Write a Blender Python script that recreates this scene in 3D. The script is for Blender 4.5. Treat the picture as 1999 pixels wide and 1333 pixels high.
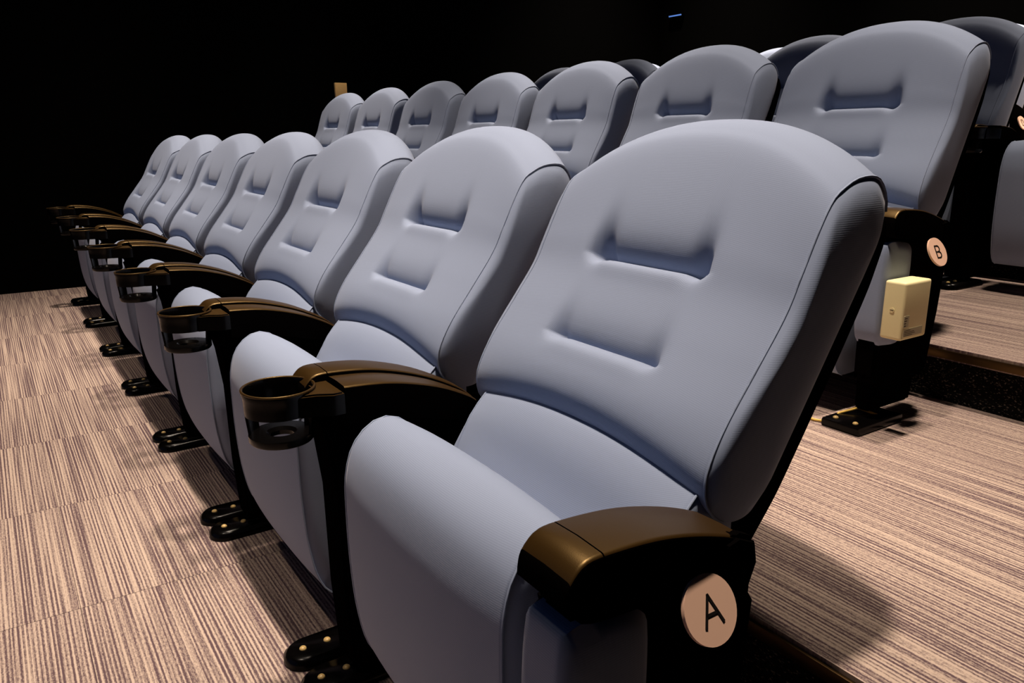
import bpy, bmesh, math, random
from mathutils import Vector, Matrix
random.seed(7)
for o in list(bpy.data.objects): bpy.data.objects.remove(o)
scn = bpy.context.scene
COL = scn.collection

# ------------------------------------------------------------------ camera
F_PX, YAW, PITCH, ROLL = 1520.5, math.radians(56.365), math.radians(14.611), math.radians(-0.303)
cam_d = bpy.data.cameras.new('camera'); cam = bpy.data.objects.new('camera', cam_d); COL.objects.link(cam)
cam_d.sensor_fit = 'HORIZONTAL'; cam_d.sensor_width = 36.0; cam_d.lens = 36.0 * F_PX / 1999.0
cam_d.clip_start = 0.02; cam_d.clip_end = 60
fw = Vector((-math.sin(YAW)*math.cos(PITCH), math.cos(YAW)*math.cos(PITCH), -math.sin(PITCH)))
rt = Vector((math.cos(YAW), math.sin(YAW), 0)); up = rt.cross(fw)
c_, s_ = math.cos(ROLL), math.sin(ROLL)
rt, up = c_*rt + s_*up, -s_*rt + c_*up
m = Matrix((rt, up, -fw)).transposed().to_4x4(); m.translation = Vector((0.763, -0.588, 0.845))
cam.matrix_world = m
scn.camera = cam

# ------------------------------------------------------------------ world, lights, exposure
w = bpy.data.worlds.new('blue_fill'); scn.world = w; w.use_nodes = True
w.node_tree.nodes['Background'].inputs[0].default_value = (0.25, 0.42, 1.0, 1)  # added blue fill for the shadows, entering at the hall's open front
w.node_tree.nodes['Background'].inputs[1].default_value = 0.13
scn.view_settings.view_transform = 'Standard'; scn.view_settings.look = 'None'
scn.view_settings.gamma = 1.0; scn.view_settings.use_curve_mapping = False
scn.view_settings.exposure = 0.05
WARM = (1.0, 0.84, 0.68)
def add_downlight_or_fill(x, y, z, power, cone=56, blend=1.0, radius=0.09, aim=None, col=WARM):
    l = bpy.data.lights.new('downlight_or_fill', 'SPOT'); l.energy = power; l.color = col
    l.spot_size = math.radians(cone); l.spot_blend = blend; l.shadow_soft_size = radius
    o = bpy.data.objects.new('downlight_or_fill', l); COL.objects.link(o); o.location = (x, y, z)
    if aim: o.rotation_euler = (Vector(aim) - Vector((x, y, z))).to_track_quat('-Z', 'Y').to_euler()
    return o
for x, p in ((-0.12, 0.92), (-0.95, 0.34), (-1.75, 0.52), (-2.625, 0.45), (-3.5, 0.62)):
    add_downlight_or_fill(x, 0.02, 4.2, 780*p, 46)         # above the front row, in-between ones added for even coverage
for x in (-0.6, -2.6):
    add_downlight_or_fill(x, -1.55, 4.2, 260, 50)          # added fill over the open floor before the front row, no known fixture
for x in (-0.08, -1.75, -3.62):
    add_downlight_or_fill(x, 1.26, 4.2, 560 if x > -1 else 690, 40)   # above the second row
    add_downlight_or_fill(x, 3.60, 4.2, 1150, 58)          # behind the third row

# ------------------------------------------------------------------ materials
def newmat(name):
    mt = bpy.data.materials.new(name); mt.use_nodes = True
    nt = mt.node_tree; b = nt.nodes['Principled BSDF']
    return mt, nt, b
def N(nt, t, **kw):
    n = nt.nodes.new(t)
    for k, v in kw.items():
        if k in n.inputs: n.inputs[k].default_value = v
        else: setattr(n, k, v)
    return n
def simple(name, col, rough=0.4, spec=0.5, metal=0.0, coat=0.0):
    mt, nt, b = newmat(name)
    b.inputs['Base Color'].default_value = (*col, 1); b.inputs['Roughness'].default_value = rough
    b.inputs['Specular IOR Level'].default_value = spec; b.inputs['Metallic'].default_value = metal
    b.inputs['Coat Weight'].default_value = coat
    return mt
def fabric():
    mt, nt, b = newmat('blue_upholstery')
    uv = N(nt, 'ShaderNodeUVMap')
    mp = N(nt, 'ShaderNodeMapping'); mp.inputs['Scale'].default_value = (700, 700, 1)
    nt.links.new(uv.outputs[0], mp.inputs[0])
    wv = N(nt, 'ShaderNodeTexWave', wave_type='BANDS', bands_direction='Y', wave_profile='SIN')
    wv.inputs['Scale'].default_value = 0.19; wv.inputs['Distortion'].default_value = 0.6
    wv.inputs['Detail'].default_value = 1.0; wv.inputs['Detail Scale'].default_value = 0.6
    nt.links.new(mp.outputs[0], wv.inputs[0])
    ns = N(nt, 'ShaderNodeTexNoise'); ns.inputs['Scale'].default_value = 2.2; ns.inputs['Detail'].default_value = 2
    nt.links.new(mp.outputs[0], ns.inputs[0])
    mix = N(nt, 'ShaderNodeMath', operation='ADD'); nt.links.new(wv.outputs['Fac'], mix.inputs[0]); nt.links.new(ns.outputs['Fac'], mix.inputs[1])
    bp = N(nt, 'ShaderNodeBump'); bp.inputs['Strength'].default_value = 0.06; bp.inputs['Distance'].default_value = 0.0006
    nt.links.new(mix.outputs[0], bp.inputs['Height']); nt.links.new(bp.outputs[0], b.inputs['Normal'])
    cr = N(nt, 'ShaderNodeValToRGB')
    cr.color_ramp.elements[0].position = 0.55; cr.color_ramp.elements[0].color = (0.245, 0.292, 0.420, 1)
    cr.color_ramp.elements[1].position = 1.45 if False else 1.0; cr.color_ramp.elements[1].color = (0.278, 0.332, 0.470, 1)
    nt.links.new(mix.outputs[0], cr.inputs[0]); nt.links.new(cr.outputs[0], b.inputs['Base Color'])
    b.inputs['Roughness'].default_value = 0.85; b.inputs['Specular IOR Level'].default_value = 0.2
    b.inputs['Sheen Weight'].default_value = 0.10; b.inputs['Sheen Roughness'].default_value = 0.4
    b.inputs['Sheen Tint'].default_value = (0.9, 0.88, 0.9, 1)
    return mt
def carpet(name, light, dark, tile_random=True, seed=0.0):
    mt, nt, b = newmat(name)
    geo = N(nt, 'ShaderNodeNewGeometry'); oi = N(nt, 'ShaderNodeObjectInfo')
    sep = N(nt, 'ShaderNodeSeparateXYZ'); nt.links.new(geo.outputs['Position'], sep.inputs[0])
    rnd = N(nt, 'ShaderNodeMath', operation='MULTIPLY_ADD'); rnd.inputs[1].default_value = 37.0 if tile_random else 0.0
    rnd.inputs[2].default_value = seed; nt.links.new(oi.outputs['Random'], rnd.inputs[0])
    ysum = N(nt, 'ShaderNodeMath', operation='ADD'); nt.links.new(sep.outputs['Y'], ysum.inputs[0]); nt.links.new(rnd.outputs[0], ysum.inputs[1])
    def stretched(sx, sy, detail):
        ax = N(nt, 'ShaderNodeMath', operation='MULTIPLY'); ax.inputs[1].default_value = sx; nt.links.new(sep.outputs['X'], ax.inputs[0])
        ay = N(nt, 'ShaderNodeMath', operation='MULTIPLY'); ay.inputs[1].default_value = sy; nt.links.new(ysum.outputs[0], ay.inputs[0])
        cb = N(nt, 'ShaderNodeCombineXYZ'); nt.links.new(ax.outputs[0], cb.inputs[0]); nt.links.new(ay.outputs[0], cb.inputs[1])
        n = N(nt, 'ShaderNodeTexNoise'); n.inputs['Scale'].default_value = 1.0; n.inputs['Detail'].default_value = detail
        n.inputs['Roughness'].default_value = 0.55
        nt.links.new(cb.outputs[0], n.inputs['Vector']); return n
    line = stretched(1.5, 210, 2.0); broad = stretched(0.5, 40, 1.0); dash = stretched(120, 300, 1.0); loops = stretched(420, 420, 0.0)
    def comb(a, b_, ka, kb):
        p = N(nt, 'ShaderNodeMath', operation='MULTIPLY'); p.inputs[1].default_value = ka; nt.links.new(a, p.inputs[0])
        q = N(nt, 'ShaderNodeMath', operation='MULTIPLY_ADD'); q.inputs[1].default_value = kb; nt.links.new(b_, q.inputs[0]); nt.links.new(p.outputs[0], q.inputs[2])
        return q.outputs[0]
    # regular tuft rows, about 7 mm apart, wandering a little
    ph = N(nt, 'ShaderNodeMath', operation='MULTIPLY_ADD'); ph.inputs[1].default_value = 2*math.pi/0.0072
    wob = stretched(0.8, 9, 1.0); wm = N(nt, 'ShaderNodeMath', operation='MULTIPLY'); wm.inputs[1].default_value = 16.0; nt.links.new(wob.outputs['Fac'], wm.inputs[0])
    nt.links.new(ysum.outputs[0], ph.inputs[0]); nt.links.new(wm.outputs[0], ph.inputs[2])
    sn = N(nt, 'ShaderNodeMath', operation='SINE'); nt.links.new(ph.outputs[0], sn.inputs[0])
    h = comb(line.outputs['Fac'], sn.outputs[0], 0.85, 0.10)
    h = comb(h, broad.outputs['Fac'], 1.0, 0.22)
    h = comb(h, dash.outputs['Fac'], 1.0, 0.30)
    h = comb(h, loops.outputs['Fac'], 1.0, 0.20)
    cr = N(nt, 'ShaderNodeValToRGB')
    e = cr.color_ramp.elements; e[0].position = 0.66; e[0].color = (*dark, 1); e[1].position = 0.92; e[1].color = (*light, 1)
    nt.links.new(h, cr.inputs[0]); nt.links.new(cr.outputs[0], b.inputs['Base Color'])
    bp = N(nt, 'ShaderNodeBump'); bp.inputs['Strength'].default_value = 0.5; bp.inputs['Distance'].default_value = 0.002
    nt.links.new(h, bp.inputs['Height']); nt.links.new(bp.outputs[0], b.inputs['Normal'])
    b.inputs['Roughness'].default_value = 0.95; b.inputs['Specular IOR Level'].default_value = 0.1
    return mt
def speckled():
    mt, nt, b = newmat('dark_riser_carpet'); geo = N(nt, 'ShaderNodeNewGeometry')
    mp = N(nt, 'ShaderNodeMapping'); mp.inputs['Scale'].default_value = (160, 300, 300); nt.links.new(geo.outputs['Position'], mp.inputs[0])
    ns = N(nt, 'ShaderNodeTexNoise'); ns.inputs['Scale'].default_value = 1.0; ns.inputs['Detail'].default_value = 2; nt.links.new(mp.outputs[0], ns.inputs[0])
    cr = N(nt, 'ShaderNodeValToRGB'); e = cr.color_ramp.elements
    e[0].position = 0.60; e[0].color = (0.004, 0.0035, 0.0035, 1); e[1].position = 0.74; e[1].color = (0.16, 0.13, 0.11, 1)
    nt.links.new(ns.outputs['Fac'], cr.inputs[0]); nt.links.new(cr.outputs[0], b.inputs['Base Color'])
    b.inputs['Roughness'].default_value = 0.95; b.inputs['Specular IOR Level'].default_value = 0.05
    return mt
def brown_plastic():
    mt, nt, b = newmat('brown_black_armrest_plastic')
    tc = N(nt, 'ShaderNodeTexCoord'); ns = N(nt, 'ShaderNodeTexNoise'); ns.inputs['Scale'].default_value = 900; ns.inputs['Detail'].default_value = 1
    nt.links.new(tc.outputs['Object'], ns.inputs[0])
    bp = N(nt, 'ShaderNodeBump'); bp.inputs['Strength'].default_value = 0.12; bp.inputs['Distance'].default_value = 0.0005
    nt.links.new(ns.outputs['Fac'], bp.inputs['Height']); nt.links.new(bp.outputs[0], b.inputs['Normal'])
    b.inputs['Base Color'].default_value = (0.026, 0.0125, 0.0028, 1); b.inputs['Roughness'].default_value = 0.40
    b.inputs['Specular IOR Level'].default_value = 0.8; b.inputs['Specular Tint'].default_value = (1.0, 0.66, 0.26, 1)
    return mt
M = dict(
    fabric=fabric(),
    pipe=simple('blue_piping', (0.27, 0.32, 0.45), 0.8, 0.2),
    black=simple('black_plastic', (0.0016, 0.0012, 0.0012), 0.8, 0.0),
    gloss=simple('black_gloss_plastic', (0.0015, 0.0012, 0.0012), 0.22, 0.15),
    arm=brown_plastic(),
    carpet=carpet('striped_carpet', (0.52, 0.40, 0.33), (0.105, 0.066, 0.075)),
    tread=carpet('striped_tread_carpet', (0.52, 0.40, 0.33), (0.105, 0.066, 0.075), tile_random=False, seed=4.3),
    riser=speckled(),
    wall=simple('black_wall', (0.002, 0.002, 0.002), 0.95, 0.0),
    bolt=simple('glint_gold_bolt', (0.62, 0.42, 0.16), 0.3, 0.6),  # metal shine put into a pale gold, non-metal base colour
    disc=simple('peach_disc', (0.85, 0.54, 0.40), 0.5, 0.3),
    ink=simple('black_ink', (0.01, 0.008, 0.008), 0.6, 0.2),
    box=simple('cream_box_plastic', (0.90, 0.78, 0.44), 0.45, 0.4),
    label=simple('paper_label', (0.60, 0.55, 0.38), 0.7, 0.2),
    labelink=simple('label_print', (0.12, 0.10, 0.06), 0.7, 0.2),
    orange=simple('orange_box', (0.98, 0.64, 0.26), 0.6, 0.3),
    yellow=simple('yellow_cable', (0.75, 0.48, 0.10), 0.5, 0.4),
    brass=simple('brass_nosing', (0.10, 0.06, 0.025), 0.35, 0.5, 1.0),
)

# ------------------------------------------------------------------ helpers
def link(name, me, mat, parent=None, loc=None):
    if mat and not me.materials: me.materials.append(mat)
    o = bpy.data.objects.new(name, me); COL.objects.link(o)
    if parent: o.parent = parent
    if loc: o.location = loc
    return o
def tag(o, label, cat=None, group=None, kind=None):
    o['label'] = label
    if cat: o['category'] = cat
    if group: o['group'] = group
    if kind: o['kind'] = kind
    return o
def shade(me, smooth=True, angle=None):
    me.polygons.foreach_set('use_smooth', [smooth]*len(me.polygons))
    if angle is not None:
        try: me.set_sharp_from_angle(angle=math.radians(angle))
        except Exception: pass
def from_bm(name, bm, smooth=False, angle=None):
    bmesh.ops.recalc_face_normals(bm, faces=bm.faces)
    me = bpy.data.meshes.new(name); bm.to_mesh(me); bm.free()
    if smooth: shade(me, True, angle)
    return me
def add_box(bm, a, b, bevel=0.0, seg=2):
    t = bmesh.new(); bmesh.ops.create_cube(t, size=1)
    for v in t.verts:
        v.co = Vector(((a[i]+b[i])/2 + v.co[i]*(b[i]-a[i]) for i in range(3)))
    if bevel: bmesh.ops.bevel(t, geom=t.edges[:], offset=bevel, segments=seg, affect='EDGES', profile=0.6)
    tmp = bpy.data.meshes.new('t'); t.to_mesh(tmp); t.free(); bm.from_mesh(tmp); bpy.data.meshes.remove(tmp)
def box_mesh(name, a, b, bevel=0.0, seg=2):
    bm = bmesh.new(); add_box(bm, a, b, bevel, seg); return from_bm(name, bm, bevel > 0, 40)
def tube_mesh(name, pts, r, n=8, closed=False):
    pts = [Vector(p) for p in pts]; verts = []; faces = []
    K = len(pts); prev = None
    for i, p in enumerate(pts):
        a = pts[i-1] if (i or closed) else pts[0]; b = pts[(i+1) % K] if (i < K-1 or closed) else pts[-1]
        t = (b-a).normalized()
        ref = prev if prev else (Vector((0, 0, 1)) if abs(t.z) < .9 else Vector((1, 0, 0)))
        u = (ref - t*ref.dot(t)).normalized(); v = t.cross(u); prev = u
        for k in range(n):
            an = 2*math.pi*k/n; verts.append(p + u*(r*math.cos(an)) + v*(r*math.sin(an)))
    for i in range(K if closed else K-1):
        for k in range(n):
            a = i*n+k; b = i*n+(k+1) % n; j = (i+1) % K
            faces.append((a, b, j*n+(k+1) % n, j*n+k))
    if not closed:
        faces.append(tuple(range(n))[::-1]); faces.append(tuple((K-1)*n+k for k in range(n)))
    me = bpy.data.meshes.new(name); me.from_pydata(verts, [], faces); me.update(); shade(me, True, 60); return me
def prism_mesh(name, outline, x0, x1, bevel=0.0, seg=2):
    """outline in (y,z), extruded along x"""
    bm = bmesh.new(); vs = [bm.verts.new((x0, y, z)) for y, z in outline]
    f = bm.faces.new(vs); r = bmesh.ops.extrude_face_region(bm, geom=[f])
    for e in r['geom']:
        if isinstance(e, bmesh.types.BMVert): e.co.x = x1
    bmesh.ops.recalc_face_normals(bm, faces=bm.faces)
    if bevel: bmesh.ops.bevel(bm, geom=[e for e in bm.edges if len(e.link_faces) == 2 and e.calc_face_angle() > 0.5], offset=bevel, segments=seg, affect='EDGES', clamp_overlap=True)
    return from_bm(name, bm, True, 35)
def catmull(cp, step):
    out = []; K = len(cp)
    for i in range(K-1):
        p0 = cp[max(i-1, 0)]; p1 = cp[i]; p2 = cp[i+1]; p3 = cp[min(i+2, K-1)]
        L = math.dist(p1, p2); n = max(1, int(round(L/step)))
        for k in range(n):
            t = k/n; t2 = t*t; t3 = t2*t
            out.append(tuple(0.5*((2*p1[j]) + (-p0[j]+p2[j])*t + (2*p0[j]-5*p1[j]+4*p2[j]-p3[j])*t2 + (-p0[j]+3*p1[j]-3*p2[j]+p3[j])*t3) for j in range(2)))
    out.append(cp[-1]); return out
def loaf(name, prof, xs, bulge=0.015, rings=7, hw=None):
    """closed (y,z) loops prof(x) for each x, capped by bulging cheeks; metric UVs"""
    loops = [prof(x) for x in xs]; n = len(loops[0]); verts = []; uvs = []; faces = []; fuv = []
    for i, x in enumerate(xs):
        s = 0.0
        for k, (y, z) in enumerate(loops[i]):
            if k: s += math.dist(loops[i][k-1], loops[i][k])
            X = x if hw is None else x*hw(y, z)
            verts.append((X, y, z)); uvs.append((X, s))
    for i in range(len(xs)-1):
        for k in range(n):
            k2 = (k+1) % n
            faces.append((i*n+k, i*n+k2, (i+1)*n+k2, (i+1)*n+k))
    for side, i in ((-1, 0), (1, len(xs)-1)):
        lp = loops[i]; cy = sum(p[0] for p in lp)/n; cz = sum(p[1] for p in lp)/n
        base = i*n; prev = [base+k for k in range(n)]
        for r in range(1, rings+1):
            t = r/rings; f = (1-t); bl = bulge*math.sqrt(max(0, 1-(1-min(1, t*1.15))**2.0)) if t < 1 else bulge
            cur = []
            for k in range(n):
                y = cy+(lp[k][0]-cy)*(f*0.86+0.14 if r < rings else 0.10); z = cz+(lp[k][1]-cz)*(f*0.86+0.14 if r < rings else 0.10)
                X0 = xs[i] if hw is None else xs[i]*hw(lp[k][0], lp[k][1])
                cur.append(len(verts)); verts.append((X0+side*bl, y, z)); uvs.append((y, z))
            for k in range(n):
                k2 = (k+1) % n
                q = (prev[k], cur[k], cur[k2], prev[k2]); faces.append(q if side > 0 else q[::-1])
            prev = cur
        faces.append(tuple(prev) if side < 0 else tuple(prev[::-1]))
    me = bpy.data.meshes.new(name); me.from_pydata(verts, [], faces); me.update()
    uvl = me.uv_layers.new(name='UVMap')
    for lp_ in me.loops: uvl.data[lp_.index].uv = uvs[lp_.vertex_index]
    bm = bmesh.new(); bm.from_mesh(me); bmesh.ops.recalc_face_normals(bm, faces=bm.faces); bm.to_mesh(me); bm.free()
    shade(me, True, 75)
    return me, loops
def struct(name, me, mat, label=None):
    o = link(name, me, mat); o['kind'] = 'structure'
    if label: o['label'] = label
    return o

# ------------------------------------------------------------------ the hall
WX, BACK_Y = -4.48, 4.42
ZB, ZC, ZD = 0.222, 0.359, 0.462
RAB, RBC, RCD = 0.212, 1.281, 2.36
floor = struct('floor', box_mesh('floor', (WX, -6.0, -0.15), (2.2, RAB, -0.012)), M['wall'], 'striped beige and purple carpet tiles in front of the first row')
T = 0.5; x0 = -1.753
for i in range(-6, 8):
    for j in range(-5, 1):
        xa, xb = x0+i*T, x0+(i+1)*T; ya, yb = -0.05+j*T, -0.05+(j+1)*T
        xa = max(xa, WX); xb = min(xb, 0.62); yb = min(yb, RAB) if j < 0 else RAB  # tiles stop here so the unseen black aisle floor returns no bounce
        if xb-xa < .03: continue
        link('carpet_tile', box_mesh('carpet_tile', (xa+.0006, ya+.0003, -0.012), (xb-.0006, yb-.0003, 0.0)), M['carpet'], floor)
def tread(name, ya, yb, z, label):
    o = struct(name, box_mesh(name, (WX, ya, z-0.03), (0.62, yb, z)), M['tread'], label)
    struct(name+'_aisle_bounce_cut', box_mesh(name, (0.62, ya, z-0.03), (2.2, yb, z)), M['riser'], 'unseen aisle step made black to cut bounce light'); return o  # unseen aisle floor, blackened to stop bounce onto the seat sides
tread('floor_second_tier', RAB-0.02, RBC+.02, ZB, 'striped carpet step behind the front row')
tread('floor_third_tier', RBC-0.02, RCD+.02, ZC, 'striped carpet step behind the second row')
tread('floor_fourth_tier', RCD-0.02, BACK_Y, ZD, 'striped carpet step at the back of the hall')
struct('trim_1', box_mesh('trim_1', (WX, RAB, -.1), (2.2, RAB+.04, ZB-.03)), M['riser'], 'dark carpeted riser below the second tier')
struct('trim_2', box_mesh('trim_2', (WX, RBC, ZB-.1), (2.2, RBC+.04, ZC-.03)), M['riser'], 'dark carpeted riser below the third tier')
struct('trim_3', box_mesh('trim_3', (WX, RCD, ZC-.1), (2.2, RCD+.04, ZD-.03)), M['riser'], 'dark carpeted riser below the fourth tier')
for k, (y, z) in enumerate(((RAB, ZB), (RBC, ZC), (RCD, ZD))):
    struct('trim_%d' % (4+k), box_mesh('trim', (WX, y-.026, z-.026), (2.2, y-.0205, z-.006), .001), M['brass'], 'thin dark nosing strip along the step edge')
struct('wall_left', box_mesh('wall_left', (WX-.15, -6.0, -.15), (WX, BACK_Y+.15, 4.4)), M['wall'], 'black side wall of the hall')
struct('wall_back', box_mesh('wall_back', (WX, BACK_Y, -.15), (2.35, BACK_Y+.15, 4.4)), M['wall'], 'black rear wall of the hall')
struct('wall_right_blocker', box_mesh('wall_right_blocker', (2.2, -6.0, -.15), (2.35, BACK_Y, 4.4)), M['wall'], 'unseen black wall added beyond the aisle to block blue fill')  # added out of view to keep the world fill off aisle sides
struct('ceiling', box_mesh('ceiling', (WX-.15, -6.0, 4.4), (2.35, BACK_Y+.15, 4.5)), M['wall'], 'black ceiling')

# ------------------------------------------------------------------ seat parts (shared meshes)
REC = math.radians(32); DY, DZ = math.sin(REC), math.cos(REC)
O_Y, O_Z = 0.0, 0.475
PIV = (0.03, 0.43)
def dq(d, q): return (O_Y + d*DY - q*DZ - PIV[0], O_Z + d*DZ + q*DY - PIV[1])
HW = 0.235
def Lt(x): return 0.492 - 0.074*min(1, abs(x)/HW)**2.2
def sstep(a, b, t):
    t = max(0, min(1, (t-a)/(b-a))); return t*t*(3-2*t)
CREASES = ((0.248, 0.038), (0.118, 0.027))
def tuft(x, d):
    ax = abs(x); s = 0.0
    for d0, D in CREASES:
        ex = 1-sstep(.090, .116, ax)
        pit = math.exp(-((ax-.094)/.014)**2)
        if d >= d0:
            s -= D*(0.72*ex*math.exp(-(d-d0)/.021) + (0.68 if d0 > .2 else .28)*pit*math.exp(-((d-d0)/.036)**1.6))
        else:
            s -= D*(0.72*ex*math.exp(-(d0-d)/.0045) + (0.68 if d0 > .2 else .28)*pit*math.exp(-(d0-d)/.008))
        s += 0.0012*ex*math.exp(-((d-(d0-.016))/.012)**2)
    return s
def back_ctrl(x):
    L = Lt(x)
    return [(0.035, -.106), (0.008, -.100), (-.010, -.078), (-.016, -.045), (-.008, -.014), (.010, .004), (.035, .013), (.08, .015), (.15, .008), (.22, .002), (.29, .006), (L-.080, .011), (L-.042, .001), (L-.014, -.022), (L, -.055), (L-.010, -.088), (L-.040, -.104), (L-.10, -.107)]
def back_prof(x):
    # fixed sample count: resample on a canonical curve, then move the top with the arch
    t = max(0, min(1, abs(x)/HW)); out = []
    dl = Lt(x) - Lt(0)
    for d, q in CANON:
        k = sstep(.20, .46, d) if q > -.10 else sstep(.10, .46, d)
        dd = d + dl*k + 0.026*(1-t*t)*(1-sstep(.0, .11, d))
        qq = q
        if q > -0.03 and d > 0.0:
            qq += tuft(x, dd) * (1 if d < .40 else 0)
        qq -= 0.010*t**5*sstep(-.085, -.02, q)
        out.append(dq(dd, qq))
    return out
CANON = []
_c = catmull(back_ctrl(0), 0.0010); _acc = 9.0
for _i, _p in enumerate(_c):
    if _i: _acc += math.dist(_p, _c[_i-1])
    near = _p[1] > -.03 and any(-.016 < _p[0]-d0 < .022 for d0, _ in CREASES)
    if _acc >= (0.0019 if near else 0.0055) or _i == len(_c)-1: CANON.append(_p); _acc = 0.0
XS = [HW*math.sin(math.pi/2*(i/32.0))*0.35 + HW*(i/32.0)*0.65 for i in range(-32, 33)]
BACK_ME, BACK_LOOPS = loaf('backrest', back_prof, XS, 0.018, 8)
i0 = next(i for i, p in enumerate(CANON) if p[0] < -.010 and p[1] > -.06); i1 = next(i for i, p in enumerate(CANON) if p[0] > .40 and p[1] < -.098)
PIPE_BACK = [tube_mesh('piping', [(s*(HW+.001), BACK_LOOPS[0][k][0], BACK_LOOPS[0][k][1]) for k in range(i0, i1, 2)], 0.0016, 6) for s in (-1, 1)]
SHELL_C = catmull([(-.04, -.098), (-.055, -.112), (-.05, -.135), (0.0, -.148), (.15, -.150), (.30, -.150), (.435, -.146), (.467, -.132), (.473, -.115), (.455, -.098)], .012)
def shell_prof(x):
    dl = (Lt(x*1.05) - Lt(0)); return [dq(d + dl*sstep(.15, .42, d), q) for d, q in SHELL_C]
SHELL_ME, _ = loaf('back_shell', shell_prof, [0.222*math.sin(math.pi/2*i/10) for i in range(-10, 11)], 0.006, 4)

SEAT_C = catmull([(-.150, .088), (-.190, .092), (-.215, .125), (-.229, .19), (-.235, .27), (-.236, .345), (-.234, .395), (-.222, .436), (-.198, .462), (-.170, .470), (-.142, .458), (-.118, .428), (-.100, .390), (-.085, .362), (-.070, .355), (-.056, .372), (-.040, .405), (-.022, .436), (-.002, .459), (.014, .472), (.034, .474), (.056, .455), (.068, .42), (.060, .34), (.010, .22), (-.06, .12), (-.10, .095)], .009)
def seat_prof(x):
    t = abs(x)**2.5; out = []
    for y, z in SEAT_C:
        zz = z + (0.010 if y < -.05 else 0.016)*(1-t)*sstep(.40, .46, z); yy = y - 0.010*(1-t)*(1-sstep(-.23, -.17, y)) + 0.004
        out.append((yy, zz))
    return out
SEAT_HW = lambda y, z: .198 + .018*sstep(-.13, -.05, y)
SEAT_ME, SEAT_LOOPS = loaf('seat', seat_prof, [math.sin(math.pi/2*i/20)*.5+.5*i/20 for i in range(-20, 21)], 0.008, 6, SEAT_HW)
js = [k for k, p in enumerate(SEAT_C) if p[0] < -.11 or p[1] > .36]
PIPE_SEAT = [tube_mesh('piping', [(s*SEAT_HW(*SEAT_LOOPS[0][k])+s*.001, *SEAT_LOOPS[0][k]) for k in range(3, int(len(SEAT_C)*.66), 2)], 0.0015, 6) for s in (-1, 1)]

ARM_TOP = [(-.2535, .488), (-.2520, .501), (-.2460, .511), (-.232, .5205), (-.20, .521), (-.15, .516), (-.10, .504), (-.05, .486), (0.0, .460), (.025, .440)]
ARM_BOT = [(.03, .415), (-.03, .425), (-.10, .445), (-.16, .456), (-.21, .460), (-.238, .466), (-.252, .482)]
def arm_pad(name, xa, xb, y0, y1, dz=0.0, taper=0.0):
    """armrest slab between y0 and y1: curved top, rounded long edges"""
    tp = [p for p in catmull(ARM_TOP, .006) if y0-1e-4 <= p[0] <= y1+1e-4]
    if y0 > -.25: tp = [(y0, tp[0][1])] + [p for p in tp if p[0] > y0+.002]
    elif y1 < 0: tp = [p for p in tp if p[0] < y1-.002] + [(y1, tp[-1][1])]
    bt = [p for p in catmull(ARM_BOT[::-1], .012)]
    def botz(y):
        for a, b in zip(bt, bt[1:]):
            if a[0] <= y <= b[0] and b[0] > a[0]: return a[1] + (b[1]-a[1])*(y-a[0])/(b[0]-a[0])
        return bt[0][1] if y < bt[0][0] else bt[-1][1]
    verts = []; faces = []; r = .007; K = 12; er0 = .0045
    for i, (y, zt) in enumerate(tp):
        f = i/(len(tp)-1); xr = xb - taper*f*f; zt += dz; zb = botz(y)
        er = er0
        sec = [(xa, zb), (xa, zt-er)] + [(xa+er-er*math.cos(a), zt-er+er*math.sin(a)) for a in (.5, 1.05)] + [(xa+er, zt), ((xa+xr)/2, zt+.0012), (xr-er, zt)] + [(xr-er+er*math.sin(a), zt-er+er*math.cos(a)) for a in (.5, 1.05)] + [(xr, zt-er), (xr, zb)]
        verts += [(x, y, z) for x, z in sec]; n = len(sec)
    for i in range(len(tp)-1):
        for k in range(n):
            k2 = (k+1) % n; faces.append((i*n+k, i*n+k2, (i+1)*n+k2, (i+1)*n+k))
    faces.append(tuple(range(n))); faces.append(tuple((len(tp)-1)*n+k for k in range(n))[::-1])
    me = bpy.data.meshes.new(name); me.from_pydata(verts, [], faces); me.update()
    bm = bmesh.new(); bm.from_mesh(me); bmesh.ops.recalc_face_normals(bm, faces=bm.faces)
    bm.to_mesh(me); bm.free(); shade(me, True, 38)
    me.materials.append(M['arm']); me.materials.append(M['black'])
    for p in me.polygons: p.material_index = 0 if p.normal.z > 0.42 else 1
    return me
def cap_front(name, xa, xb): return arm_pad(name, xa, xb, -.26, -.2165)
XL0, XL1, XL2 = -.336, -.276, -.212
ARM_L = arm_pad('armrest', XL0, XL1, -.215, .03)
CAP_L = cap_front('front_cap', XL0, XL1)
LEDGE_L = arm_pad('cup_ledge', XL1+.001, XL2, -.2155, .015, -.005, .030)
ARM_R = arm_pad('armrest', .266, .336, -.215, -.035)
CAP_R = cap_front('front_cap', .266, .336)
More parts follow.
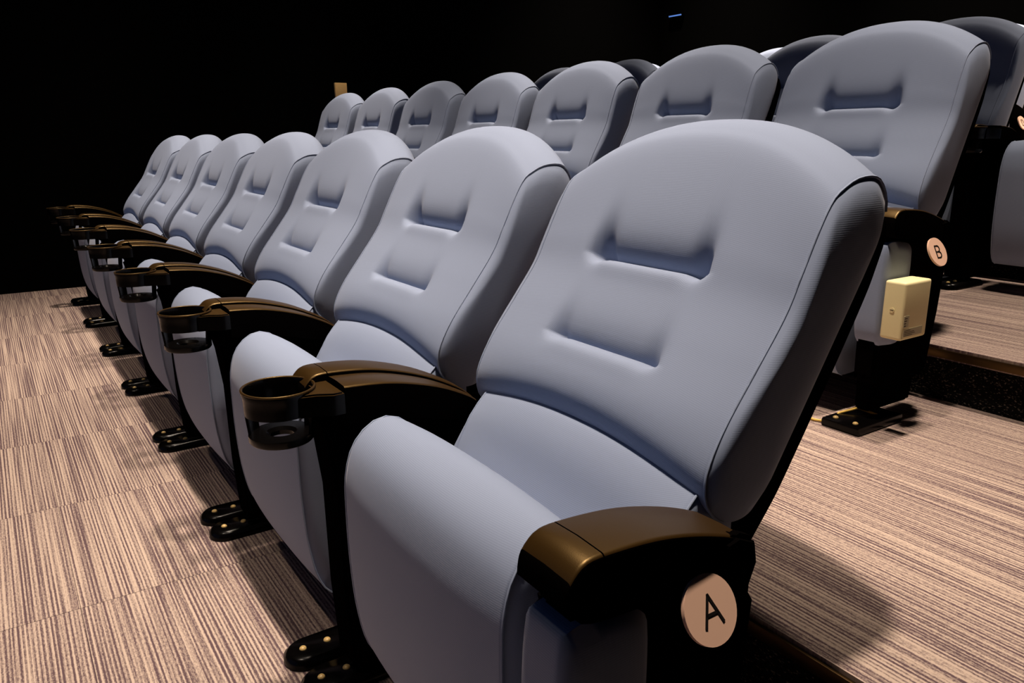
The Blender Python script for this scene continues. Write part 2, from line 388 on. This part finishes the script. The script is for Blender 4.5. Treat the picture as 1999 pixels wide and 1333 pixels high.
def cup_mesh():
    bm = bmesh.new(); cx, cy = -.275, -.288; n = 48
    def ring(r, z): return [bm.verts.new((cx+r*math.cos(2*math.pi*k/n), cy+r*math.sin(2*math.pi*k/n), z)) for k in range(n)]
    prof_out = [(.0500, .5125), (.0505, .509), (.0485, .503), (.0480, .490), (.0475, .478), (.0455, .458), (.0445, .447)]
    prof_in = [(.0465, .5125), (.0455, .509), (.0450, .503), (.0445, .490), (.0440, .478), (.0420, .458), (.0410, .447)]
    Ro = [ring(*p) for p in prof_out]; Ri = [ring(*p) for p in prof_in]
    def solid(k, lev):
        if lev < 4: return True
        a = (2*math.pi*k/n) % (2*math.pi); deg = math.degrees(a)
        return abs((deg-228+180) % 360-180) < 24 or abs((deg-75+180) % 360-180) < 34
    for k in range(n):
        k2 = (k+1) % n
        bm.faces.new((Ro[0][k], Ro[0][k2], Ri[0][k2], Ri[0][k]))
        for l in range(6):
            if solid(k, l):
                bm.faces.new((Ro[l][k], Ro[l+1][k], Ro[l+1][k2], Ro[l][k2])); bm.faces.new((Ri[l][k], Ri[l][k2], Ri[l+1][k2], Ri[l+1][k]))
                for kk, nb in ((k, (k-1) % n), (k2, k2 % n)):
                    if l >= 4 and not solid(nb, l): bm.faces.new((Ro[l][kk], Ro[l+1][kk], Ri[l+1][kk], Ri[l][kk]))
            elif l == 4: bm.faces.new((Ro[4][k], Ro[4][k2], Ri[4][k2], Ri[4][k]))
    b0 = ring(.0450, .447); b1 = ring(.0450, .439); b2 = ring(.0425, .436); h1 = ring(.019, .436); h0 = ring(.017, .443); h2 = ring(.021, .448)
    seq = [b0, b1, b2, h1, h0, h2]
    for a, b in zip(seq, seq[1:]+seq[:1]):
        for k in range(n): bm.faces.new((a[k], a[(k+1) % n], b[(k+1) % n], b[k]))
    return from_bm('cup_holder', bm, True, 40)
CUP_ME = cup_mesh()
def tongue_mesh():
    """plate that carries the ring from the front of the armrest"""
    pl = [(-.322, -.268), (-.312, -.243), (-.292, -.2165), (XL2, -.2160), (XL2+.001, -.232), (-.222, -.252), (-.2265, -.275), (-.233, -.262), (-.247, -.250), (-.264, -.2445), (-.283, -.2445), (-.300, -.250), (-.313, -.260)]
    bm = bmesh.new(); lo = [bm.verts.new((x, y, .478)) for x, y in pl]; hi = [bm.verts.new((x, y, .5095)) for x, y in pl]; n = len(pl)
    bm.faces.new(hi); bm.faces.new(lo[::-1])
    for k in range(n): bm.faces.new((lo[k], lo[(k+1) % n], hi[(k+1) % n], hi[k]))
    bmesh.ops.recalc_face_normals(bm, faces=bm.faces)
    bmesh.ops.bevel(bm, geom=[e for e in bm.edges if abs(e.verts[0].co.z-.5095) < 1e-4 and abs(e.verts[1].co.z-.5095) < 1e-4], offset=.0025, segments=2, affect='EDGES')
    me = from_bm('cup_bracket', bm, True, 40); me.materials.append(M['arm']); me.materials.append(M['gloss'])
    for p in me.polygons: p.material_index = 0 if p.normal.z > .3 else 1
    return me
BRIDGE_ME = tongue_mesh()
RIM_ME = tube_mesh('cup_rim', [(-.275+.0492*math.cos(2*math.pi*k/48), -.288+.0492*math.sin(2*math.pi*k/48), .5125) for k in range(48)], .0019, 8, True)
SIDE = [(-.206, .030), (-.214, .16), (-.216, .33), (-.226, .415), (-.236, .455), (-.21, .470), (-.10, .455), (.0, .43), (.02, .40), (.01, .30), (-.03, .16), (-.045, .03)]
STAN_L = prism_mesh('stanchion', SIDE, -.335, -.262, .006)
STAN_R = prism_mesh('stanchion', SIDE, .262, .300, .006)
def lobe_mesh(cx):
    bm = bmesh.new(); wd = .036; pts = []
    for k in range(13):
        a = math.pi + math.pi*k/12; pts.append((cx+wd*math.cos(a), -.250+wd*math.sin(a)))
    pts += [(cx+wd, -.10), (cx-wd, -.10)]
    lo = [bm.verts.new((x, y, 0.0)) for x, y in pts]; mi = [bm.verts.new((x, y, 0.012)) for x, y in pts]
    tp = [bm.verts.new((cx+(x-cx)*.82, -.17+(y+.17)*.93, .020)) for x, y in pts]; n = len(pts)
    for a, b in ((lo, mi), (mi, tp)):
        for k in range(n): bm.faces.new((a[k], a[(k+1) % n], b[(k+1) % n], b[k]))
    bm.faces.new(lo[::-1]); bm.faces.new(tp)
    return from_bm('foot', bm, True, 50)
LOBES = [lobe_mesh(-.376), lobe_mesh(-.290)]
def bolt_mesh(cx, cy):
    bm = bmesh.new(); bmesh.ops.create_uvsphere(bm, u_segments=12, v_segments=8, radius=.0062)
    for v in bm.verts: v.co = Vector((cx+v.co.x, cy+v.co.y, .020+max(-.001, v.co.z*.75)))
    return from_bm('bolt', bm, True)
BOLTS = [[bolt_mesh(cx, cy) for cy in (-.254, -.212)] for cx in (-.376, -.290)]
FOOT_R = box_mesh('foot', (.240, -.290, 0), (.332, -.120, .020), .006)
BOLT_R = [bolt_mesh(cx, -.268) for cx in (.262, .310)]
BAR_ME = box_mesh('cross_bar', (-.262, -.015, .150), (.255, .035, .200), .006)
PANEL = [(-.212, .135), (-.238, .16), (-.243, .30), (-.238, .445), (-.225, .462), (-.10, .450), (-.02, .43), (.0, .40), (-.01, .28), (-.03, .15), (-.05, .135)]
PANEL_ME = prism_mesh('end_panel', PANEL, .270, .322, .008)
PAD = [(-.235, .235), (-.250, .26), (-.254, .33), (-.250, .430), (-.238, .452), (-.19, .452), (-.160, .442), (-.150, .41), (-.152, .28), (-.165, .235)]
PAD_ME, _ = loaf('side_pad', lambda x: catmull(PAD+PAD[:1], .010)[:-1], [.272+.050*i/8 for i in range(9)], .008, 5)
ENDCAP_ME = prism_mesh('arm_end_block', [(-.075, .435), (-.075, .488), (-.055, .492), (-.03, .480), (-.025, .455), (-.035, .43)], .322, .340, .005)
DC = (-.103, .427)
def disc_mesh():
    bm = bmesh.new(); bmesh.ops.create_cone(bm, cap_ends=True, segments=40, radius1=.0315, radius2=.0315, depth=.004)
    for v in bm.verts: v.co = Vector((v.co.z, v.co.x, v.co.y))
    return from_bm('row_disc', bm, True, 40)
DISC_ME = disc_mesh()
def arc(cx, cy, rx, ry, a0, a1, n=10): return [(cx+rx*math.cos(math.radians(a0+(a1-a0)*k/n)), cy+ry*math.sin(math.radians(a0+(a1-a0)*k/n))) for k in range(n+1)]
GLYPH = {
    'A': [[(-.42, -.5), (0, .5), (.42, -.5)], [(-.27, -.14), (.27, -.14)]],
    'B': [[(-.3, -.5), (-.3, .5), (.05, .5)]+arc(.05, .25, .24, .25, 90, -90)+[(-.3, 0)], [(.05, 0)]+arc(.07, -.25, .27, .25, 90, -90)+[(-.3, -.5)]],
    'C': [arc(0, 0, .36, .5, 48, 312, 20)],
    'D': [[(-.3, -.5), (-.3, .5), (.0, .5)]+arc(.0, 0, .34, .5, 90, -90, 16)+[(-.3, -.5)]],
}
def glyph_mesh(ch, size=.026, wd=.0027):
    bm = bmesh.new()
    for st in GLYPH[ch]:
        for (u0, v0), (u1, v1) in zip(st, st[1:]):
            a = Vector((u0, v0))*size; b = Vector((u1, v1))*size
            if (b-a).length < 1e-6: continue
            t = (b-a).normalized(); n = Vector((-t.y, t.x))*wd/2; a -= t*wd*.35; b += t*wd*.35
            q = [a+n, a-n, b-n, b+n]
            lo = [bm.verts.new((.0018, p.x, p.y)) for p in q]; hi = [bm.verts.new((.0027, p.x, p.y)) for p in q]
            bm.faces.new(hi); bm.faces.new(lo[::-1])
            for k in range(4): bm.faces.new((lo[k], lo[(k+1) % 4], hi[(k+1) % 4], hi[k]))
    return from_bm('letter', bm)

# ------------------------------------------------------------------ seats
def make_seat(loc, tilt, label, group, end=None, adz=0.0):
    r = bpy.data.objects.new('cinema_seat', None); COL.objects.link(r); r.location = loc; r.empty_display_size = .1
    tag(r, label, 'cinema seat', group)
    b = link('backrest', BACK_ME, M['fabric'], r, (0, PIV[0], PIV[1])); b.rotation_euler.x = math.radians(tilt)
    for me in PIPE_BACK: link('piping', me, M['pipe'], b)
    s = link('back_shell', SHELL_ME, M['black'], r, (0, PIV[0], PIV[1])); s.rotation_euler.x = math.radians(tilt)
    st = link('seat', SEAT_ME, M['fabric'], r, (.008, 0, 0))
    for me in PIPE_SEAT: link('piping', me, M['pipe'], st)
    A0 = (0, 0, adz)
    a = link('armrest', ARM_L, M['arm'], r, A0); link('front_cap', CAP_L, M['arm'], a); link('cup_ledge', LEDGE_L, M['arm'], a)
    c = link('cup_holder', CUP_ME, M['gloss'], r, A0); link('cup_bracket', BRIDGE_ME, M['arm'], c); link('cup_rim', RIM_ME, M['arm'], c)
    link('stanchion', STAN_L, M['black'], r)
    for k in range(2):
        f = link('foot', LOBES[k], M['gloss'], r)
        for me in BOLTS[k]: link('bolt', me, M['bolt'], f)
    link('cross_bar', BAR_ME, M['black'], r)
    if end:
        a = link('armrest', ARM_R, M['arm'], r, A0); link('front_cap', CAP_R, M['arm'], a); link('arm_end_block', ENDCAP_ME, M['black'], a)
        link('stanchion', STAN_R, M['black'], r); link('end_panel', PANEL_ME, M['black'], r, A0); link('side_pad', PAD_ME, M['fabric'], r, A0)
        f = link('foot', FOOT_R, M['gloss'], r)
        for me in BOLT_R: link('bolt', me, M['bolt'], f)
        d = link('row_disc', DISC_ME, M['disc'], r, (.350, DC[0], DC[1]+adz+(.010 if adz == 0 else 0))); d.rotation_euler.y = math.radians(-26); d['label'] = 'round peach disc with the row letter %s' % end
        link('letter', glyph_mesh(end), M['ink'], d)
    return r
ORD = ['', 'second', 'third', 'fourth', 'fifth', 'sixth', 'seventh', 'eighth']
P = 0.60
ROWS = (
    ('A', (0.0, 0.0, 0.0), 0, range(0, 7), 'front', 'front row seats'),
    ('B', (-.458, 1.18, ZB), 9, range(0, 7), 'second', 'second row seats'),
    ('C', (-.855, 2.26, ZC), 9, range(-1, 6), 'third', 'third row seats'),
    ('D', (-1.28, 3.31, ZD), 9, range(0, 5), 'rearmost', 'rearmost row seats'),
)
for ch, (ox, oy, oz), tilt, idx, rn, grp in ROWS:
    n = len(idx)
    for k, i in enumerate(idx):
        if k == 0:
            lab = 'blue cinema seat at the aisle end of the %s row, bearing letter %s' % (rn, ch) if ch != 'C' else 'blue cinema seat at the right edge of the photo, third row'
        elif k == n-1: lab = 'pale blue cinema seat at the far wall end of the %s row' % rn
        else: lab = 'pale blue cinema seat, %s from the aisle in the %s row' % (ORD[k], rn)
        make_seat((ox-P*i, oy, oz), tilt, lab, grp, ch if k == 0 and ch != 'C' else None, -.042 if ch == 'B' else 0.0)

# ------------------------------------------------------------------ small things
bx = bpy.data.objects.new('control_box', None); COL.objects.link(bx); bx.location = (-.101, .967, .44)
tag(bx, 'cream plastic control box on the aisle side of the letter B seat', 'control box')
link('casing', box_mesh('casing', (-.022, -.047, 0), (.024, .047, .121), .006, 3), M['box'], bx)
sc = tube_mesh('screw', [(0.0, -.0465, .062), (0.0, -.0485, .062)], .005, 14); link('screw', sc, M['box'], bx)['label'] = 'small slotted screw head'
link('screw_slot', box_mesh('screw_slot', (-.004, -.0490, .0613), (.004, -.0484, .0627)), M['labelink'], bx)
lb = link('rating_label', box_mesh('rating_label', (.0238, -.040, .008), (.0246, .030, .024)), M['label'], bx); lb['label'] = 'small printed rating label'
lb2 = link('rating_label', box_mesh('rating_label', (.0238, -.042, .028), (.0246, -.024, .052)), M['label'], bx)
for k in range(4):
    link('print_line', box_mesh('print_line', (.0245, -.036, .0095+.0035*k), (.0249, -.036+.02+.03*random.random(), .0108+.0035*k)), M['labelink'], lb)
    link('print_line', box_mesh('print_line', (.0245, -.040, .0300+.0052*k), (.0249, -.040+.006+.008*random.random(), .0322+.0052*k)), M['labelink'], lb2)

dv = bpy.data.objects.new('wall_device', None); COL.objects.link(dv); dv.location = (WX, 1.514, 1.108)
tag(dv, 'small orange box mounted on the black side wall', 'wall box')
link('casing', box_mesh('casing', (0, -.042, 0), (.022, .042, .105), .004), M['orange'], dv)
link('cover_plate', box_mesh('cover_plate', (.0215, -.034, .006), (.025, .038, .097), .002), M['orange'], dv)

mt, nt, b = newmat('blue_led'); b.inputs['Base Color'].default_value = (.02, .05, .2, 1)
b.inputs['Emission Color'].default_value = (.16, .36, 1, 1); b.inputs['Emission Strength'].default_value = 0.55
led = bpy.data.objects.new('led_strip', None); COL.objects.link(led); led.location = (-4.25, BACK_Y, 1.823)
tag(led, 'small glowing blue light strip high on the rear wall', 'light strip')
link('housing', box_mesh('housing', (-.078, -.03, -.010), (.078, 0, .010), .002), M['black'], led)
link('glowing_tube', box_mesh('glowing_tube', (-.070, -.036, -.005), (.070, -.028, .005), .002), mt, led)

cb = link('floor_cable', tube_mesh('floor_cable', [(-.30, .905, ZB+.004), (-.24, .90, ZB+.004), (-.215, .915, ZB+.004), (-.21, .945, ZB+.02), (-.19, .985, ZB+.03), (-.165, 1.0, ZB+.022), (-.15, 1.02, ZB+.012)], .003, 8), M['yellow'])
tag(cb, 'thin yellow cable looping over the carpet by the letter B seat foot', 'cable')
